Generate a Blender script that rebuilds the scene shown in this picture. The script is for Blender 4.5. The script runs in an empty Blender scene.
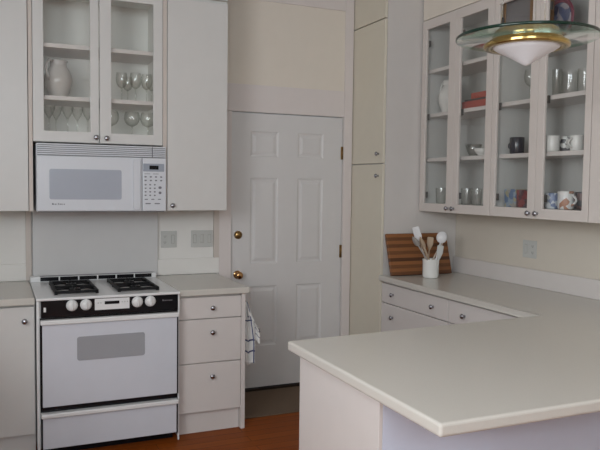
import bpy, bmesh, math, random
from mathutils import Vector, Matrix
random.seed(7)
scn = bpy.context.scene
COL = scn.collection
PI = math.pi

# ------------------------------------------------------------------ materials
def newmat(name):
    m = bpy.data.materials.new(name); m.use_nodes = True
    nt = m.node_tree
    return m, nt, nt.nodes['Principled BSDF']

def paint(name, col, rough=.45, spec=.5, var=.03, bump=.02, scale=9.0, metal=0.0, coat=0.0):
    """painted / plain surface: slight procedural tone variation and a fine bump"""
    m, nt, b = newmat(name)
    N = nt.nodes; L = nt.links
    tc = N.new('ShaderNodeTexCoord')
    nz = N.new('ShaderNodeTexNoise'); nz.inputs['Scale'].default_value = scale; nz.inputs['Detail'].default_value = 4
    L.new(tc.outputs['Object'], nz.inputs['Vector'])
    mx = N.new('ShaderNodeMix'); mx.data_type = 'RGBA'
    mx.inputs['A'].default_value = (*[c*(1-var) for c in col], 1)
    mx.inputs['B'].default_value = (*[min(1, c*(1+var)) for c in col], 1)
    L.new(nz.outputs['Fac'], mx.inputs['Factor'])
    L.new(mx.outputs['Result'], b.inputs['Base Color'])
    b.inputs['Roughness'].default_value = rough
    b.inputs['Specular IOR Level'].default_value = spec
    b.inputs['Metallic'].default_value = metal
    b.inputs['Coat Weight'].default_value = coat
    if bump:
        n2 = N.new('ShaderNodeTexNoise'); n2.inputs['Scale'].default_value = 180
        L.new(tc.outputs['Object'], n2.inputs['Vector'])
        bp = N.new('ShaderNodeBump'); bp.inputs['Strength'].default_value = bump; bp.inputs['Distance'].default_value = .002
        L.new(n2.outputs['Fac'], bp.inputs['Height']); L.new(bp.outputs['Normal'], b.inputs['Normal'])
    return m

def fresnel(nt, f0=.04):
    """Schlick reflectance of a pane, the same from both of its sides"""
    N = nt.nodes; L = nt.links
    lw = N.new('ShaderNodeLayerWeight'); lw.inputs['Blend'].default_value = .5
    p = N.new('ShaderNodeMath'); p.operation = 'POWER'; p.inputs[1].default_value = 5; L.new(lw.outputs['Facing'], p.inputs[0])
    a = N.new('ShaderNodeMath'); a.operation = 'MULTIPLY_ADD'; a.inputs[1].default_value = 1-f0; a.inputs[2].default_value = f0
    L.new(p.outputs[0], a.inputs[0])
    return lw, a.outputs[0]

def glass(name, tint=(.95, .97, .96), rough=.02, f0=.04):
    """thin sheet glass: clear, with Fresnel reflections"""
    m = bpy.data.materials.new(name); m.use_nodes = True
    nt = m.node_tree; N = nt.nodes; L = nt.links
    N.clear()
    o = N.new('ShaderNodeOutputMaterial')
    t = N.new('ShaderNodeBsdfTransparent'); t.inputs['Color'].default_value = (*tint, 1)
    g = N.new('ShaderNodeBsdfGlossy'); g.inputs['Roughness'].default_value = rough
    g.inputs['Color'].default_value = (1, 1, 1, 1)
    lw, F = fresnel(nt, f0)
    mx = N.new('ShaderNodeMixShader')
    L.new(F, mx.inputs['Fac']); L.new(t.outputs['BSDF'], mx.inputs[1]); L.new(g.outputs['BSDF'], mx.inputs[2])
    L.new(mx.outputs['Shader'], o.inputs['Surface'])
    return m

def vessel(name, edge=(.66, .67, .62), face=(.982, .985, .977)):
    """blown glass: clear seen face-on, denser at grazing angles like a real wall of glass"""
    m = bpy.data.materials.new(name); m.use_nodes = True
    nt = m.node_tree; N = nt.nodes; L = nt.links
    N.clear()
    o = N.new('ShaderNodeOutputMaterial')
    lw, F = fresnel(nt, .10)
    mc = N.new('ShaderNodeMix'); mc.data_type = 'RGBA'
    mc.inputs['A'].default_value = (*face, 1); mc.inputs['B'].default_value = (*edge, 1)
    L.new(lw.outputs['Facing'], mc.inputs['Factor'])
    t = N.new('ShaderNodeBsdfTransparent'); L.new(mc.outputs['Result'], t.inputs['Color'])
    g = N.new('ShaderNodeBsdfGlossy'); g.inputs['Roughness'].default_value = .05
    mx = N.new('ShaderNodeMixShader')
    L.new(F, mx.inputs['Fac']); L.new(t.outputs['BSDF'], mx.inputs[1]); L.new(g.outputs['BSDF'], mx.inputs[2])
    L.new(mx.outputs['Shader'], o.inputs['Surface'])
    return m

def wood_floor():
    m, nt, b = newmat('cherry_floor'); N = nt.nodes; L = nt.links
    tc = N.new('ShaderNodeTexCoord')
    br = N.new('ShaderNodeTexBrick')
    br.inputs['Color1'].default_value = (.31, .080, .013, 1); br.inputs['Color2'].default_value = (.24, .058, .009, 1)
    br.inputs['Mortar'].default_value = (.055, .017, .007, 1)
    br.inputs['Scale'].default_value = 1; br.inputs['Mortar Size'].default_value = .0016
    br.inputs['Brick Width'].default_value = 1.1; br.inputs['Row Height'].default_value = .083
    L.new(tc.outputs['Object'], br.inputs['Vector'])
    mp = N.new('ShaderNodeMapping'); mp.inputs['Scale'].default_value = (2.2, 42, 1)
    L.new(tc.outputs['Object'], mp.inputs['Vector'])
    nz = N.new('ShaderNodeTexNoise'); nz.inputs['Scale'].default_value = 2.5; nz.inputs['Detail'].default_value = 6
    L.new(mp.outputs['Vector'], nz.inputs['Vector'])
    rp = N.new('ShaderNodeValToRGB')
    rp.color_ramp.elements[0].color = (.6, .6, .6, 1); rp.color_ramp.elements[1].color = (1.3, 1.25, 1.2, 1)
    L.new(nz.outputs['Fac'], rp.inputs['Fac'])
    mx = N.new('ShaderNodeMix'); mx.data_type = 'RGBA'; mx.blend_type = 'MULTIPLY'; mx.inputs['Factor'].default_value = .8
    L.new(br.outputs['Color'], mx.inputs['A']); L.new(rp.outputs['Color'], mx.inputs['B'])
    L.new(mx.outputs['Result'], b.inputs['Base Color'])
    b.inputs['Roughness'].default_value = .38; b.inputs['Specular IOR Level'].default_value = .06
    return m

def board_wood():
    m, nt, b = newmat('striped_board_wood'); N = nt.nodes; L = nt.links
    tc = N.new('ShaderNodeTexCoord')
    sp = N.new('ShaderNodeSeparateXYZ'); L.new(tc.outputs['Object'], sp.inputs['Vector'])
    mu = N.new('ShaderNodeMath'); mu.operation = 'MULTIPLY'; mu.inputs[1].default_value = 1/.0255
    L.new(sp.outputs['Z'], mu.inputs[0])
    fl = N.new('ShaderNodeMath'); fl.operation = 'FLOOR'; L.new(mu.outputs[0], fl.inputs[0])
    wn = N.new('ShaderNodeTexWhiteNoise'); wn.noise_dimensions = '1D'; L.new(fl.outputs[0], wn.inputs['W'])
    pp = N.new('ShaderNodeMath'); pp.operation = 'PINGPONG'; pp.inputs[1].default_value = 1.0; L.new(fl.outputs[0], pp.inputs[0])
    md = N.new('ShaderNodeMath'); md.operation = 'MULTIPLY_ADD'; md.inputs[1].default_value = .5; md.inputs[2].default_value = .08
    L.new(pp.outputs[0], md.inputs[0])
    mp = N.new('ShaderNodeMapping'); mp.inputs['Scale'].default_value = (5, 5, 120); L.new(tc.outputs['Object'], mp.inputs['Vector'])
    nz = N.new('ShaderNodeTexNoise'); nz.inputs['Scale'].default_value = 1.5; nz.inputs['Detail'].default_value = 5
    L.new(mp.outputs['Vector'], nz.inputs['Vector'])
    a1 = N.new('ShaderNodeMath'); a1.operation = 'MULTIPLY_ADD'; a1.inputs[1].default_value = .28
    L.new(wn.outputs['Value'], a1.inputs[0]); L.new(md.outputs[0], a1.inputs[2])
    a2 = N.new('ShaderNodeMath'); a2.operation = 'MULTIPLY_ADD'; a2.inputs[1].default_value = .45
    L.new(nz.outputs['Fac'], a2.inputs[0]); L.new(a1.outputs[0], a2.inputs[2])
    rp = N.new('ShaderNodeValToRGB')
    rp.color_ramp.elements[0].position = .15; rp.color_ramp.elements[0].color = (.045, .015, .007, 1)
    rp.color_ramp.elements[1].position = .95; rp.color_ramp.elements[1].color = (.29, .115, .040, 1)
    L.new(a2.outputs[0], rp.inputs['Fac']); L.new(rp.outputs['Color'], b.inputs['Base Color'])
    b.inputs['Roughness'].default_value = .45
    return m

def towel_cloth():
    m, nt, b = newmat('towel_cloth'); N = nt.nodes; L = nt.links
    uv = N.new('ShaderNodeUVMap'); uv.uv_map = 'UVMap'
    sp = N.new('ShaderNodeSeparateXYZ'); L.new(uv.outputs['UV'], sp.inputs['Vector'])
    def band(out, c, w):
        s = N.new('ShaderNodeMath'); s.operation = 'SUBTRACT'; s.inputs[1].default_value = c; L.new(sp.outputs[out], s.inputs[0])
        a = N.new('ShaderNodeMath'); a.operation = 'ABSOLUTE'; L.new(s.outputs[0], a.inputs[0])
        l = N.new('ShaderNodeMath'); l.operation = 'LESS_THAN'; l.inputs[1].default_value = w; L.new(a.outputs[0], l.inputs[0])
        return l.outputs[0]
    outs = [band('Y', .62, .013), band('Y', .80, .013), band('Y', .30, .01), band('X', .50, .02), band('X', .93, .02)]
    cur = outs[0]
    for o_ in outs[1:]:
        mx = N.new('ShaderNodeMath'); mx.operation = 'MAXIMUM'; L.new(cur, mx.inputs[0]); L.new(o_, mx.inputs[1]); cur = mx.outputs[0]
    mc = N.new('ShaderNodeMix'); mc.data_type = 'RGBA'
    mc.inputs['A'].default_value = (.78, .77, .75, 1); mc.inputs['B'].default_value = (.06, .07, .16, 1)
    L.new(cur, mc.inputs['Factor']); L.new(mc.outputs['Result'], b.inputs['Base Color'])
    b.inputs['Roughness'].default_value = .95
    wv = N.new('ShaderNodeTexNoise'); wv.inputs['Scale'].default_value = 260
    bp = N.new('ShaderNodeBump'); bp.inputs['Strength'].default_value = .3; bp.inputs['Distance'].default_value = .003
    L.new(wv.outputs['Fac'], bp.inputs['Height']); L.new(bp.outputs['Normal'], b.inputs['Normal'])
    return m

def patterned(name, cols, scale, rough=.3, kind='VORONOI'):
    """printed pattern of flat colours"""
    m, nt, b = newmat(name); N = nt.nodes; L = nt.links
    tc = N.new('ShaderNodeTexCoord')
    v = N.new('ShaderNodeTexVoronoi'); v.inputs['Scale'].default_value = scale
    L.new(tc.outputs['Object'], v.inputs['Vector'])
    s = N.new('ShaderNodeSeparateColor'); L.new(v.outputs['Color'], s.inputs['Color'])
    rp = N.new('ShaderNodeValToRGB'); rp.color_ramp.interpolation = 'CONSTANT'
    e = rp.color_ramp.elements
    e[0].position = 0; e[0].color = (*cols[0], 1)
    e[1].position = 1/len(cols); e[1].color = (*cols[1], 1)
    for i in range(2, len(cols)):
        x = e.new(i/len(cols)); x.color = (*cols[i], 1)
    L.new(s.outputs['Red'], rp.inputs['Fac']); L.new(rp.outputs['Color'], b.inputs['Base Color'])
    b.inputs['Roughness'].default_value = rough
    return m

def rug_mat():
    m, nt, b = newmat('rug_pile'); N = nt.nodes; L = nt.links
    tc = N.new('ShaderNodeTexCoord')
    nz = N.new('ShaderNodeTexNoise'); nz.inputs['Scale'].default_value = 120; nz.inputs['Detail'].default_value = 3
    L.new(tc.outputs['Object'], nz.inputs['Vector'])
    rp = N.new('ShaderNodeValToRGB'); rp.color_ramp.elements[0].color = (.115, .082, .058, 1); rp.color_ramp.elements[1].color = (.23, .165, .12, 1)
    L.new(nz.outputs['Fac'], rp.inputs['Fac']); L.new(rp.outputs['Color'], b.inputs['Base Color'])
    b.inputs['Roughness'].default_value = 1; b.inputs['Specular IOR Level'].default_value = .1
    bp = N.new('ShaderNodeBump'); bp.inputs['Strength'].default_value = .6; bp.inputs['Distance'].default_value = .004
    L.new(nz.outputs['Fac'], bp.inputs['Height']); L.new(bp.outputs['Normal'], b.inputs['Normal'])
    return m

M_CAB   = paint('cabinet_white', (.66, .645, .625), .38)
M_CABR  = paint('cabinet_warm_white', (.69, .645, .62), .38)
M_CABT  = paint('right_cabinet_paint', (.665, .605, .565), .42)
M_PLATEF= paint('switch_gap_grey', (.40, .39, .36), .5, bump=0)
M_KNOBB = paint('rosy_brass', (.50, .29, .13), .18, metal=1, bump=0)
M_CASEL = paint('cabinet_inside_lit', (.89, .885, .84), .5)  # lit copy of the cabinet inside, frontal light put into the colour
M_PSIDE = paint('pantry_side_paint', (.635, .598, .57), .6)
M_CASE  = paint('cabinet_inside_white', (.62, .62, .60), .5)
M_PENB  = paint('peninsula_back_daylight_tint', (.63, .67, .79), .5)  # cool cast of the window daylight put into the panel colour
M_STRIP = paint('filler_strip_paint', (.62, .55, .50), .5)
M_BEIGE = paint('pantry_beige', (.71, .655, .545), .5)
M_PANEL = paint('wall_beige', (.77, .70, .615), .7)
M_WALL  = paint('wall_white', (.79, .765, .73), .7)
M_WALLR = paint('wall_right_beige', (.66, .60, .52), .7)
M_TRIM  = paint('trim_white', (.735, .67, .645), .5)
M_DOOR  = paint('door_white', (.69, .67, .66), .42)
M_CEIL  = paint('ceiling_white', (.75, .74, .72), .9)
M_TOP   = paint('worktop_cream', (.62, .59, .54), .25, var=.05, scale=260, bump=0)
M_SPL   = paint('splash_panel', (.65, .64, .635), .25, bump=0)
M_ENAM  = paint('white_enamel', (.80, .80, .80), .22, bump=0)
M_OVEN  = paint('oven_glass_white', (.66, .68, .74), .16, bump=0)
M_OVWIN = paint('oven_window_grey', (.355, .365, .39), .22, bump=0)
M_BLACK = paint('black_gloss', (.008, .008, .010), .2, spec=.25, bump=0)
M_IRON  = paint('cast_iron_black', (.008, .008, .009), .55, spec=.2, bump=.1)
M_CHROME= paint('chrome', (.75, .75, .77), .15, metal=1, bump=0)
M_NICK  = paint('brushed_nickel', (.40, .40, .43), .25, metal=1, bump=0)
M_BRASS = paint('polished_brass', (.52, .36, .13), .14, metal=1, bump=0)
M_ABRASS= paint('old_brass', (.30, .19, .08), .28, metal=1, bump=0)
M_DHINGE= paint('dark_hinge', (.05, .045, .04), .4, bump=0)
M_MW    = paint('microwave_white', (.68, .695, .735), .3, bump=0)
M_MWWIN = paint('microwave_window', (.41, .435, .50), .22, bump=0)
M_MWDSP = paint('microwave_display', (.33, .36, .42), .3, bump=0)
M_GREYK = paint('key_grey', (.20, .20, .23), .5, bump=0)
M_GROOVE= paint('vent_shadow_grey', (.22, .21, .23), .6, bump=0)
M_PLATE = paint('outlet_plastic', (.56, .56, .535), .35, bump=0)
M_SLOT  = paint('slot_dark', (.08, .08, .08), .5, bump=0)
M_CERAM = paint('white_ceramic', (.78, .77, .74), .22, bump=0)
M_JUG   = paint('jug_ceramic', (.56, .53, .50), .2, bump=0)
M_OPAL  = paint('opal_glass', (.84, .83, .86), .35, bump=0)
M_SPOON = paint('spoon_wood', (.46, .34, .235), .6, scale=40)
M_SPOON2= paint('pale_spoon_wood', (.58, .49, .40), .6, scale=40)
M_PLAST = paint('white_plastic', (.80, .79, .80), .4, bump=0)
M_GREYU = paint('grey_plastic', (.33, .30, .28), .4, bump=0)
M_RED   = paint('red_cover', (.40, .062, .04), .5, bump=0)
M_DKRED = paint('dark_red_cover', (.30, .055, .04), .5, bump=0)
M_PAGE  = paint('pages', (.62, .58, .50), .8, bump=0)
M_DARK  = paint('dark_cover', (.05, .045, .05), .5, bump=0)
M_NAVY  = paint('navy_ceramic', (.018, .018, .030), .2, bump=0)
M_FRAME = paint('picture_frame_wood', (.25, .13, .05), .4, scale=60)
M_PICG  = paint('picture_grey', (.20, .19, .195), .5, bump=0)
M_TIN   = patterned('tin_print', [(.13,.20,.34), (.40,.37,.24), (.27,.34,.42), (.36,.33,.30)], 34)
M_TINR  = patterned('red_tin_print', [(.22,.045,.05), (.10,.05,.06), (.26,.07,.07), (.12,.10,.12)], 40)
M_MUGP  = patterned('mug_print', [(.76,.75,.73), (.72,.72,.72), (.78,.76,.74), (.45,.22,.14)], 30)
M_MUGB  = patterned('mug_blue_print', [(.62,.66,.72), (.22,.27,.42), (.66,.68,.72), (.66,.68,.70)], 34)
M_MUGD  = patterned('mug_dark_print', [(.06,.05,.06), (.20,.10,.10), (.04,.04,.06), (.3,.25,.25)], 34)
M_MUGK  = patterned('mug_black_print', [(.70,.70,.68), (.05,.05,.06), (.70,.70,.68), (.3,.3,.3)], 45)
M_PLATEP= patterned('plate_print', [(.05,.05,.12), (.12,.14,.24), (.36,.33,.36), (.04,.04,.06)], 24)
M_PLRIM = paint('plate_rim_red', (.22, .045, .08), .3, bump=0)
M_PLORA = paint('plate_orange', (.34, .12, .06), .4, bump=0)
M_PANE  = glass('pane_glass', (.985, .985, .98))
M_DISC  = glass('disc_glass', (.91, .95, .92), f0=.07)
M_DEDGE = paint('disc_edge_green', (.006, .026, .017), .12, bump=0)
def _edge(m):
    """the polished rim: dark green from outside, clear from inside the sheet"""
    nt = m.node_tree; N = nt.nodes; L = nt.links
    o = [n for n in N if n.type == 'OUTPUT_MATERIAL'][0]; b = N['Principled BSDF']
    t = N.new('ShaderNodeBsdfTransparent'); t.inputs['Color'].default_value = (.55, .72, .63, 1)
    g = N.new('ShaderNodeNewGeometry'); mx = N.new('ShaderNodeMixShader')
    L.new(g.outputs['Backfacing'], mx.inputs['Fac']); L.new(b.outputs['BSDF'], mx.inputs[1]); L.new(t.outputs['BSDF'], mx.inputs[2])
    L.new(mx.outputs['Shader'], o.inputs['Surface'])
_edge(M_DEDGE)
M_GLASS = vessel('vessel_glass')
M_BOARD = board_wood()
M_FLOOR = wood_floor()
M_RUG   = rug_mat()
M_TOWEL = towel_cloth()

# ------------------------------------------------------------------ mesh helpers
class MB:
    def __init__(s): s.bm = bmesh.new()
    def box(s, x0, x1, y0, y1, z0, z1, bev=0.0, seg=2):
        vs = [s.bm.verts.new((x, y, z)) for x in (x0, x1) for y in (y0, y1) for z in (z0, z1)]
        fs = [(0,1,3,2), (4,6,7,5), (0,4,5,1), (2,3,7,6), (0,2,6,4), (1,5,7,3)]
        F = [s.bm.faces.new([vs[i] for i in f]) for f in fs]
        if bev: s._bev(F, bev, seg)
        return s
    def _bev(s, F, bev, seg, sel=None):
        E = {e for f in F for e in f.edges}
        if sel: E = {e for e in E if sel(e)}
        bmesh.ops.bevel(s.bm, geom=list(E), offset=bev, segments=seg, profile=.5, affect='EDGES')
    def slab(s, ax, d0, d1, u0, u1, z0, z1, bev=0.0):
        """board in a plane: ax 'y' faces the back wall direction, ax 'x' the side wall"""
        if ax == 'y': return s.box(u0, u1, min(d0,d1), max(d0,d1), z0, z1, bev)
        return s.box(min(d0,d1), max(d0,d1), u0, u1, z0, z1, bev)
    def ring(s, ax, d0, d1, o, i, bev=0.0):
        """rectangular frame; o, i = (u0,u1,z0,z1) outer and inner"""
        def pt(u, z, d): return (u, d, z) if ax == 'y' else (d, u, z)
        V = {}
        for k, r in (('o', o), ('i', i)):
            for d in (0, 1):
                V[k, d] = [s.bm.verts.new(pt(u, z, (d0, d1)[d])) for u, z in ((r[0], r[2]), (r[1], r[2]), (r[1], r[3]), (r[0], r[3]))]
        F = []
        for k in range(4):
            j = (k+1) % 4
            F.append(s.bm.faces.new((V['o',0][k], V['o',0][j], V['i',0][j], V['i',0][k])))
            F.append(s.bm.faces.new((V['o',1][k], V['i',1][k], V['i',1][j], V['o',1][j])))
            F.append(s.bm.faces.new((V['o',0][k], V['o',1][k], V['o',1][j], V['o',0][j])))
            F.append(s.bm.faces.new((V['i',0][k], V['i',0][j], V['i',1][j], V['i',1][k])))
        if bev:
            def sel(e):
                f = e.link_faces
                return len(f) == 2 and f[0].normal.angle(f[1].normal, 0) > .5
            s.bm.normal_update()
            s._bev(F, bev, 2, sel)
        return s
    def prism(s, pts, z0, z1, bev=0.0, seg=2, mat=None):
        lo = [s.bm.verts.new((x, y, z0)) for x, y in pts]; hi = [s.bm.verts.new((x, y, z1)) for x, y in pts]
        F = [s.bm.faces.new(lo[::-1]), s.bm.faces.new(hi)]
        n = len(pts)
        for k in range(n): F.append(s.bm.faces.new((lo[k], lo[(k+1) % n], hi[(k+1) % n], hi[k])))
        if bev: s._bev(F, bev, seg)
        return s
    def lathe(s, prof, c=(0,0,0), ax=(0,0,1), n=28, closed=False):
        """profile of (radius, height) spun about an axis through c"""
        q = Vector((0,0,1)).rotation_difference(Vector(ax).normalized())
        c = Vector(c); rings = []
        for r, h in prof:
            if r < 1e-6: rings.append([s.bm.verts.new(c + q @ Vector((0,0,h)))])
            else: rings.append([s.bm.verts.new(c + q @ Vector((r*math.cos(2*PI*k/n), r*math.sin(2*PI*k/n), h))) for k in range(n)])
        pairs = list(zip(rings, rings[1:]))
        if closed: pairs.append((rings[-1], rings[0]))
        for A, B in pairs:
            for k in range(n):
                j = (k+1) % n
                try:
                    if len(A) == 1 and len(B) == 1: continue
                    if len(A) == 1: f = s.bm.faces.new((A[0], B[k], B[j]))
                    elif len(B) == 1: f = s.bm.faces.new((A[k], A[j], B[0]))
                    else: f = s.bm.faces.new((A[k], A[j], B[j], B[k]))
                    f.smooth = True
                except ValueError: pass
        return s
    def tube(s, pts, r, n=10, cap=True):
        pts = [Vector(p) for p in pts]
        rs = r if isinstance(r, (list, tuple)) else [r]*len(pts)
        rings = []; up = None
        for k, p in enumerate(pts):
            t = (pts[min(k+1, len(pts)-1)] - pts[max(k-1, 0)]).normalized()
            if up is None: up = t.orthogonal().normalized()
            up = (up - t*up.dot(t)).normalized(); w = t.cross(up)
            rings.append([s.bm.verts.new(p + (up*math.cos(2*PI*i/n) + w*math.sin(2*PI*i/n))*rs[k]) for i in range(n)])
        for A, B in zip(rings, rings[1:]):
            for k in range(n):
                f = s.bm.faces.new((A[k], A[(k+1) % n], B[(k+1) % n], B[k])); f.smooth = True
        if cap:
            s.bm.faces.new(rings[0][::-1]); s.bm.faces.new(rings[-1])
        return s
    def rrect(s, ax, d0, d1, u0, u1, z0, z1, r, n=5):
        """rounded rectangle plate"""
        pts = []
        for cu, cz, a0 in ((u1-r, z1-r, 0), (u0+r, z1-r, 90), (u0+r, z0+r, 180), (u1-r, z0+r, 270)):
            for k in range(n+1):
                a = math.radians(a0 + 90*k/n); pts.append((cu + r*math.cos(a), cz + r*math.sin(a)))
        def pt(u, z, d): return (u, d, z) if ax == 'y' else (d, u, z)
        A = [s.bm.verts.new(pt(u, z, d0)) for u, z in pts]; B = [s.bm.verts.new(pt(u, z, d1)) for u, z in pts]
        s.bm.faces.new(A); s.bm.faces.new(B[::-1])
        for k in range(len(pts)):
            j = (k+1) % len(pts); s.bm.faces.new((A[k], B[k], B[j], A[j]))
        return s
    def quads(s, V, F, smooth=True):
        vs = [s.bm.verts.new(v) for v in V]
        for f in F:
            g = s.bm.faces.new([vs[i] for i in f]); g.smooth = smooth
        return s
    def build(s, name, mat, parent=None, base=True):
        bm = s.bm
        bmesh.ops.recalc_face_normals(bm, faces=bm.faces)
        lo = Vector([min(v.co[i] for v in bm.verts) for i in range(3)]); hi = Vector([max(v.co[i] for v in bm.verts) for i in range(3)])
        o = (lo+hi)/2
        if parent is None: o.z = lo.z
        for v in bm.verts: v.co -= o
        me = bpy.data.meshes.new(name); bm.to_mesh(me); bm.free()
        me.materials.append(mat)
        ob = bpy.data.objects.new(name, me); COL.objects.link(ob)
        ORG[ob] = o.copy()
        if parent is not None:
            ob.parent = parent; ob.location = o - ORG[parent]
        else: ob.location = o
        return ob
ORG = {}

def tag(o, label=None, cat=None, group=None, kind=None):
    if label: o['label'] = label
    if cat: o['category'] = cat
    if group: o['group'] = group
    if kind: o['kind'] = kind
    return o
def thing(name, loc, label, cat, group=None):
    o = bpy.data.objects.new(name, None); COL.objects.link(o); o.location = loc; o.empty_display_size = .1
    ORG[o] = Vector(loc)
    return tag(o, label, cat, group)
def struct(o): o['kind'] = 'structure'; return o

def copy_tree(root, loc, rotz=0.0, label=None, group=None, scale=None):
    r = root.copy(); COL.objects.link(r); r.location = loc; r.rotation_euler = (0, 0, rotz)
    if label: r['label'] = label
    if group: r['group'] = group
    if scale: r.scale = scale
    for ch in [c for c in root.children]:
        c = ch.copy(); COL.objects.link(c); c.parent = r
        for g in [x for x in ch.children]:
            d = g.copy(); COL.objects.link(d); d.parent = c
    return r

KNOB = [(.0001, 0), (.0085, 0), (.0075, .004), (.006, .010), (.008, .014), (.0145, .018), (.0160, .022), (.0135, .027), (.007, .030), (.0001, .031)]
def knob(parent, p, ax, mat=None):
    return MB().lathe(KNOB, p, ax, 20).build('knob', mat or M_NICK, parent)

# ------------------------------------------------------------------ the room
XL, XR, YF, YB, ZC = -1.5, 3.23, -1.7, 4.85, 3.06
DX0, DX1, DZ = 1.580, 2.496, 2.092            # door opening
b = MB().box(XL-.1, XR+.1, YF-.1, YB+.1, -.1, 0); struct(b.build('floor', M_FLOOR))
b = MB().box(XL-.1, XR+.1, YF-.1, YB+.1, ZC, ZC+.1); struct(b.build('ceiling', M_CEIL))
b = MB().box(XL-.1, DX0, YB, YB+.1, 0, ZC).box(DX1, XR+.1, YB, YB+.1, 0, ZC).box(DX0, DX1, YB, YB+.1, DZ, ZC)
struct(b.build('wall_back', M_WALL))
struct(MB().box(XR, XR+.1, YF, YB, 0, ZC).build('wall_right', M_WALLR))
# wall behind the viewer, with a wide window; wall on the left, with a second window
W1 = (-1.40, .58, 1.90, 2.90)                    # x0,x1,z0,z1
b = MB().box(XL-.1, W1[0], YF-.1, YF, 0, ZC).box(W1[1], XR+.1, YF-.1, YF, 0, ZC)
b.box(W1[0], W1[1], YF-.1, YF, 0, W1[2]).box(W1[0], W1[1], YF-.1, YF, W1[3], ZC)
struct(b.build('wall_front', M_WALL))
W2 = (-.6, 1.6, 1.45, 2.75)                      # y0,y1,z0,z1
b = MB().box(XL-.1, XL, YF, W2[0], 0, ZC).box(XL-.1, XL, W2[1], YB, 0, ZC)
b.box(XL-.1, XL, W2[0], W2[1], 0, W2[2]).box(XL-.1, XL, W2[0], W2[1], W2[3], ZC)
struct(b.build('wall_left', M_WALL))
def window(name, ax, d0, d1, r, nm):
    t = MB().ring(ax, d0, d1, r, (r[0]+.06, r[1]-.06, r[2]+.06, r[3]-.06), .004)
    for k in range(1, nm):
        u = r[0] + (r[1]-r[0])*k/nm; t.slab(ax, d0+.01, d1-.01, u-.025, u+.025, r[2]+.05, r[3]-.05)
    return struct(t.build(name, M_TRIM))
window('window_1', 'y', YF-.08, YF-.02, W1, 3)
window('window_2', 'x', XL-.08, XL-.02, W2, 2)

# door: six raised panels in one moulded face
def panel_door():
    root = thing('door_1', ((DX0+DX1)/2, YB+.02, .03), 'white six-panel door with brass knob and deadbolt in the back wall', 'door')
    struct(root)
    x0, x1, z0, z1, yf = DX0+.004, DX1-.004, .03, DZ-.006, YB+.003
    pan = [(1.733,1.955,.345,.80), (2.113,2.328,.345,.80), (1.733,1.955,.968,1.612), (2.113,2.328,.968,1.612), (1.733,1.955,1.768,1.955), (2.113,2.328,1.768,1.955)]
    m = MB(); bm = m.bm
    xs = [x0, 1.733, 1.955, 2.113, 2.328, x1]; zs = [z0, .345, .80, .968, 1.612, 1.768, 1.955, z1]
    def q(a, c, bz, d, y=yf): bm.faces.new([bm.verts.new((X, y, Z)) for X, Z in ((a,bz),(c,bz),(c,d),(a,d))])
    for i in range(5):
        for j in range(7):
            a, c, e, d = xs[i], xs[i+1], zs[j], zs[j+1]
            if (i in (1, 3)) and (j in (1, 3, 5)):
                prof = [(0, 0), (.008, .0055), (.017, .007), (.022, .0065), (.042, .001)]
                prev = None
                for ins, dep in prof:
                    r = [bm.verts.new((X, yf+dep, Z)) for X, Z in ((a+ins,e+ins),(c-ins,e+ins),(c-ins,d-ins),(a+ins,d-ins))]
                    if prev:
                        for k in range(4): bm.faces.new((prev[k], prev[(k+1)%4], r[(k+1)%4], r[k]))
                    prev = r
                bm.faces.new(prev)
            else: q(a, c, e, d)
    m.box(x0, x1, yf+.012, yf+.044, z0, z1)
    for X in (x0, x1):   # close the edges
        bm.faces.new([bm.verts.new(v) for v in ((X,yf,z0),(X,yf+.02,z0),(X,yf+.02,z1),(X,yf,z1))])
    for Z in (z0, z1):
        bm.faces.new([bm.verts.new(v) for v in ((x0,yf,Z),(x1,yf,Z),(x1,yf+.02,Z),(x0,yf+.02,Z))])
    bmesh.ops.remove_doubles(bm, verts=bm.verts, dist=1e-5)
    d = m.build('door_slab', M_DOOR, root)
    k = MB().lathe([(.0001,0),(.031,0),(.031,.005),(.027,.009),(.012,.012),(.011,.030),(.017,.034),(.026,.042),(.0285,.052),(.025,.062),(.012,.067),(.0001,.068)], (1.636, yf, .893), (0,-1,0)).build('door_knob', M_KNOBB, root)
    k['label'] = 'round brass door knob'
    k = MB().lathe([(.0001,0),(.031,0),(.031,.006),(.026,.012),(.024,.016),(.0001,.017)], (1.640, yf, 1.188), (0,-1,0)).build('deadbolt', M_ABRASS, root)
    MB().box(1.636, 1.644, yf-.022, yf-.016, 1.176, 1.200, .001).build('keyway', M_ABRASS, k)
    for z in (1.815, 1.045, .26):
        h = MB().tube([(x1+.0035, yf-.006, z-.05), (x1+.0035, yf-.006, z+.05)], .006).box(x1-.012, x1+.003, yf-.003, yf, z-.05, z+.05)
        h.build('hinge', M_ABRASS, root)
panel_door()
struct(MB().box(DX0, DX1, YB-.015, YB+.06, 0, .022, .003).build('trim_1', paint('sill_dark', (.030, .021, .016), .7, spec=.1)))        # dark door sill
# casing boards and the header above the door
struct(MB().box(2.496, 2.566, YB-.022, YB, 0, ZC, .002).build('trim_2', M_TRIM))
struct(MB().box(1.487, 1.579, YB-.022, YB, 0, DZ, .002).build('trim_3', M_TRIM))
struct(MB().box(1.43, 2.496, YB-.016, YB, DZ+.002, 2.292, .002).build('trim_4', M_TRIM))
struct(MB().box(1.43, 2.496, YB-.010, YB, 2.292, 2.905).build('trim_5', M_PANEL))
struct(MB().box(1.43, 2.496, YB-.020, YB, 2.905, ZC, .002).build('trim_6', M_TRIM))
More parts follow.
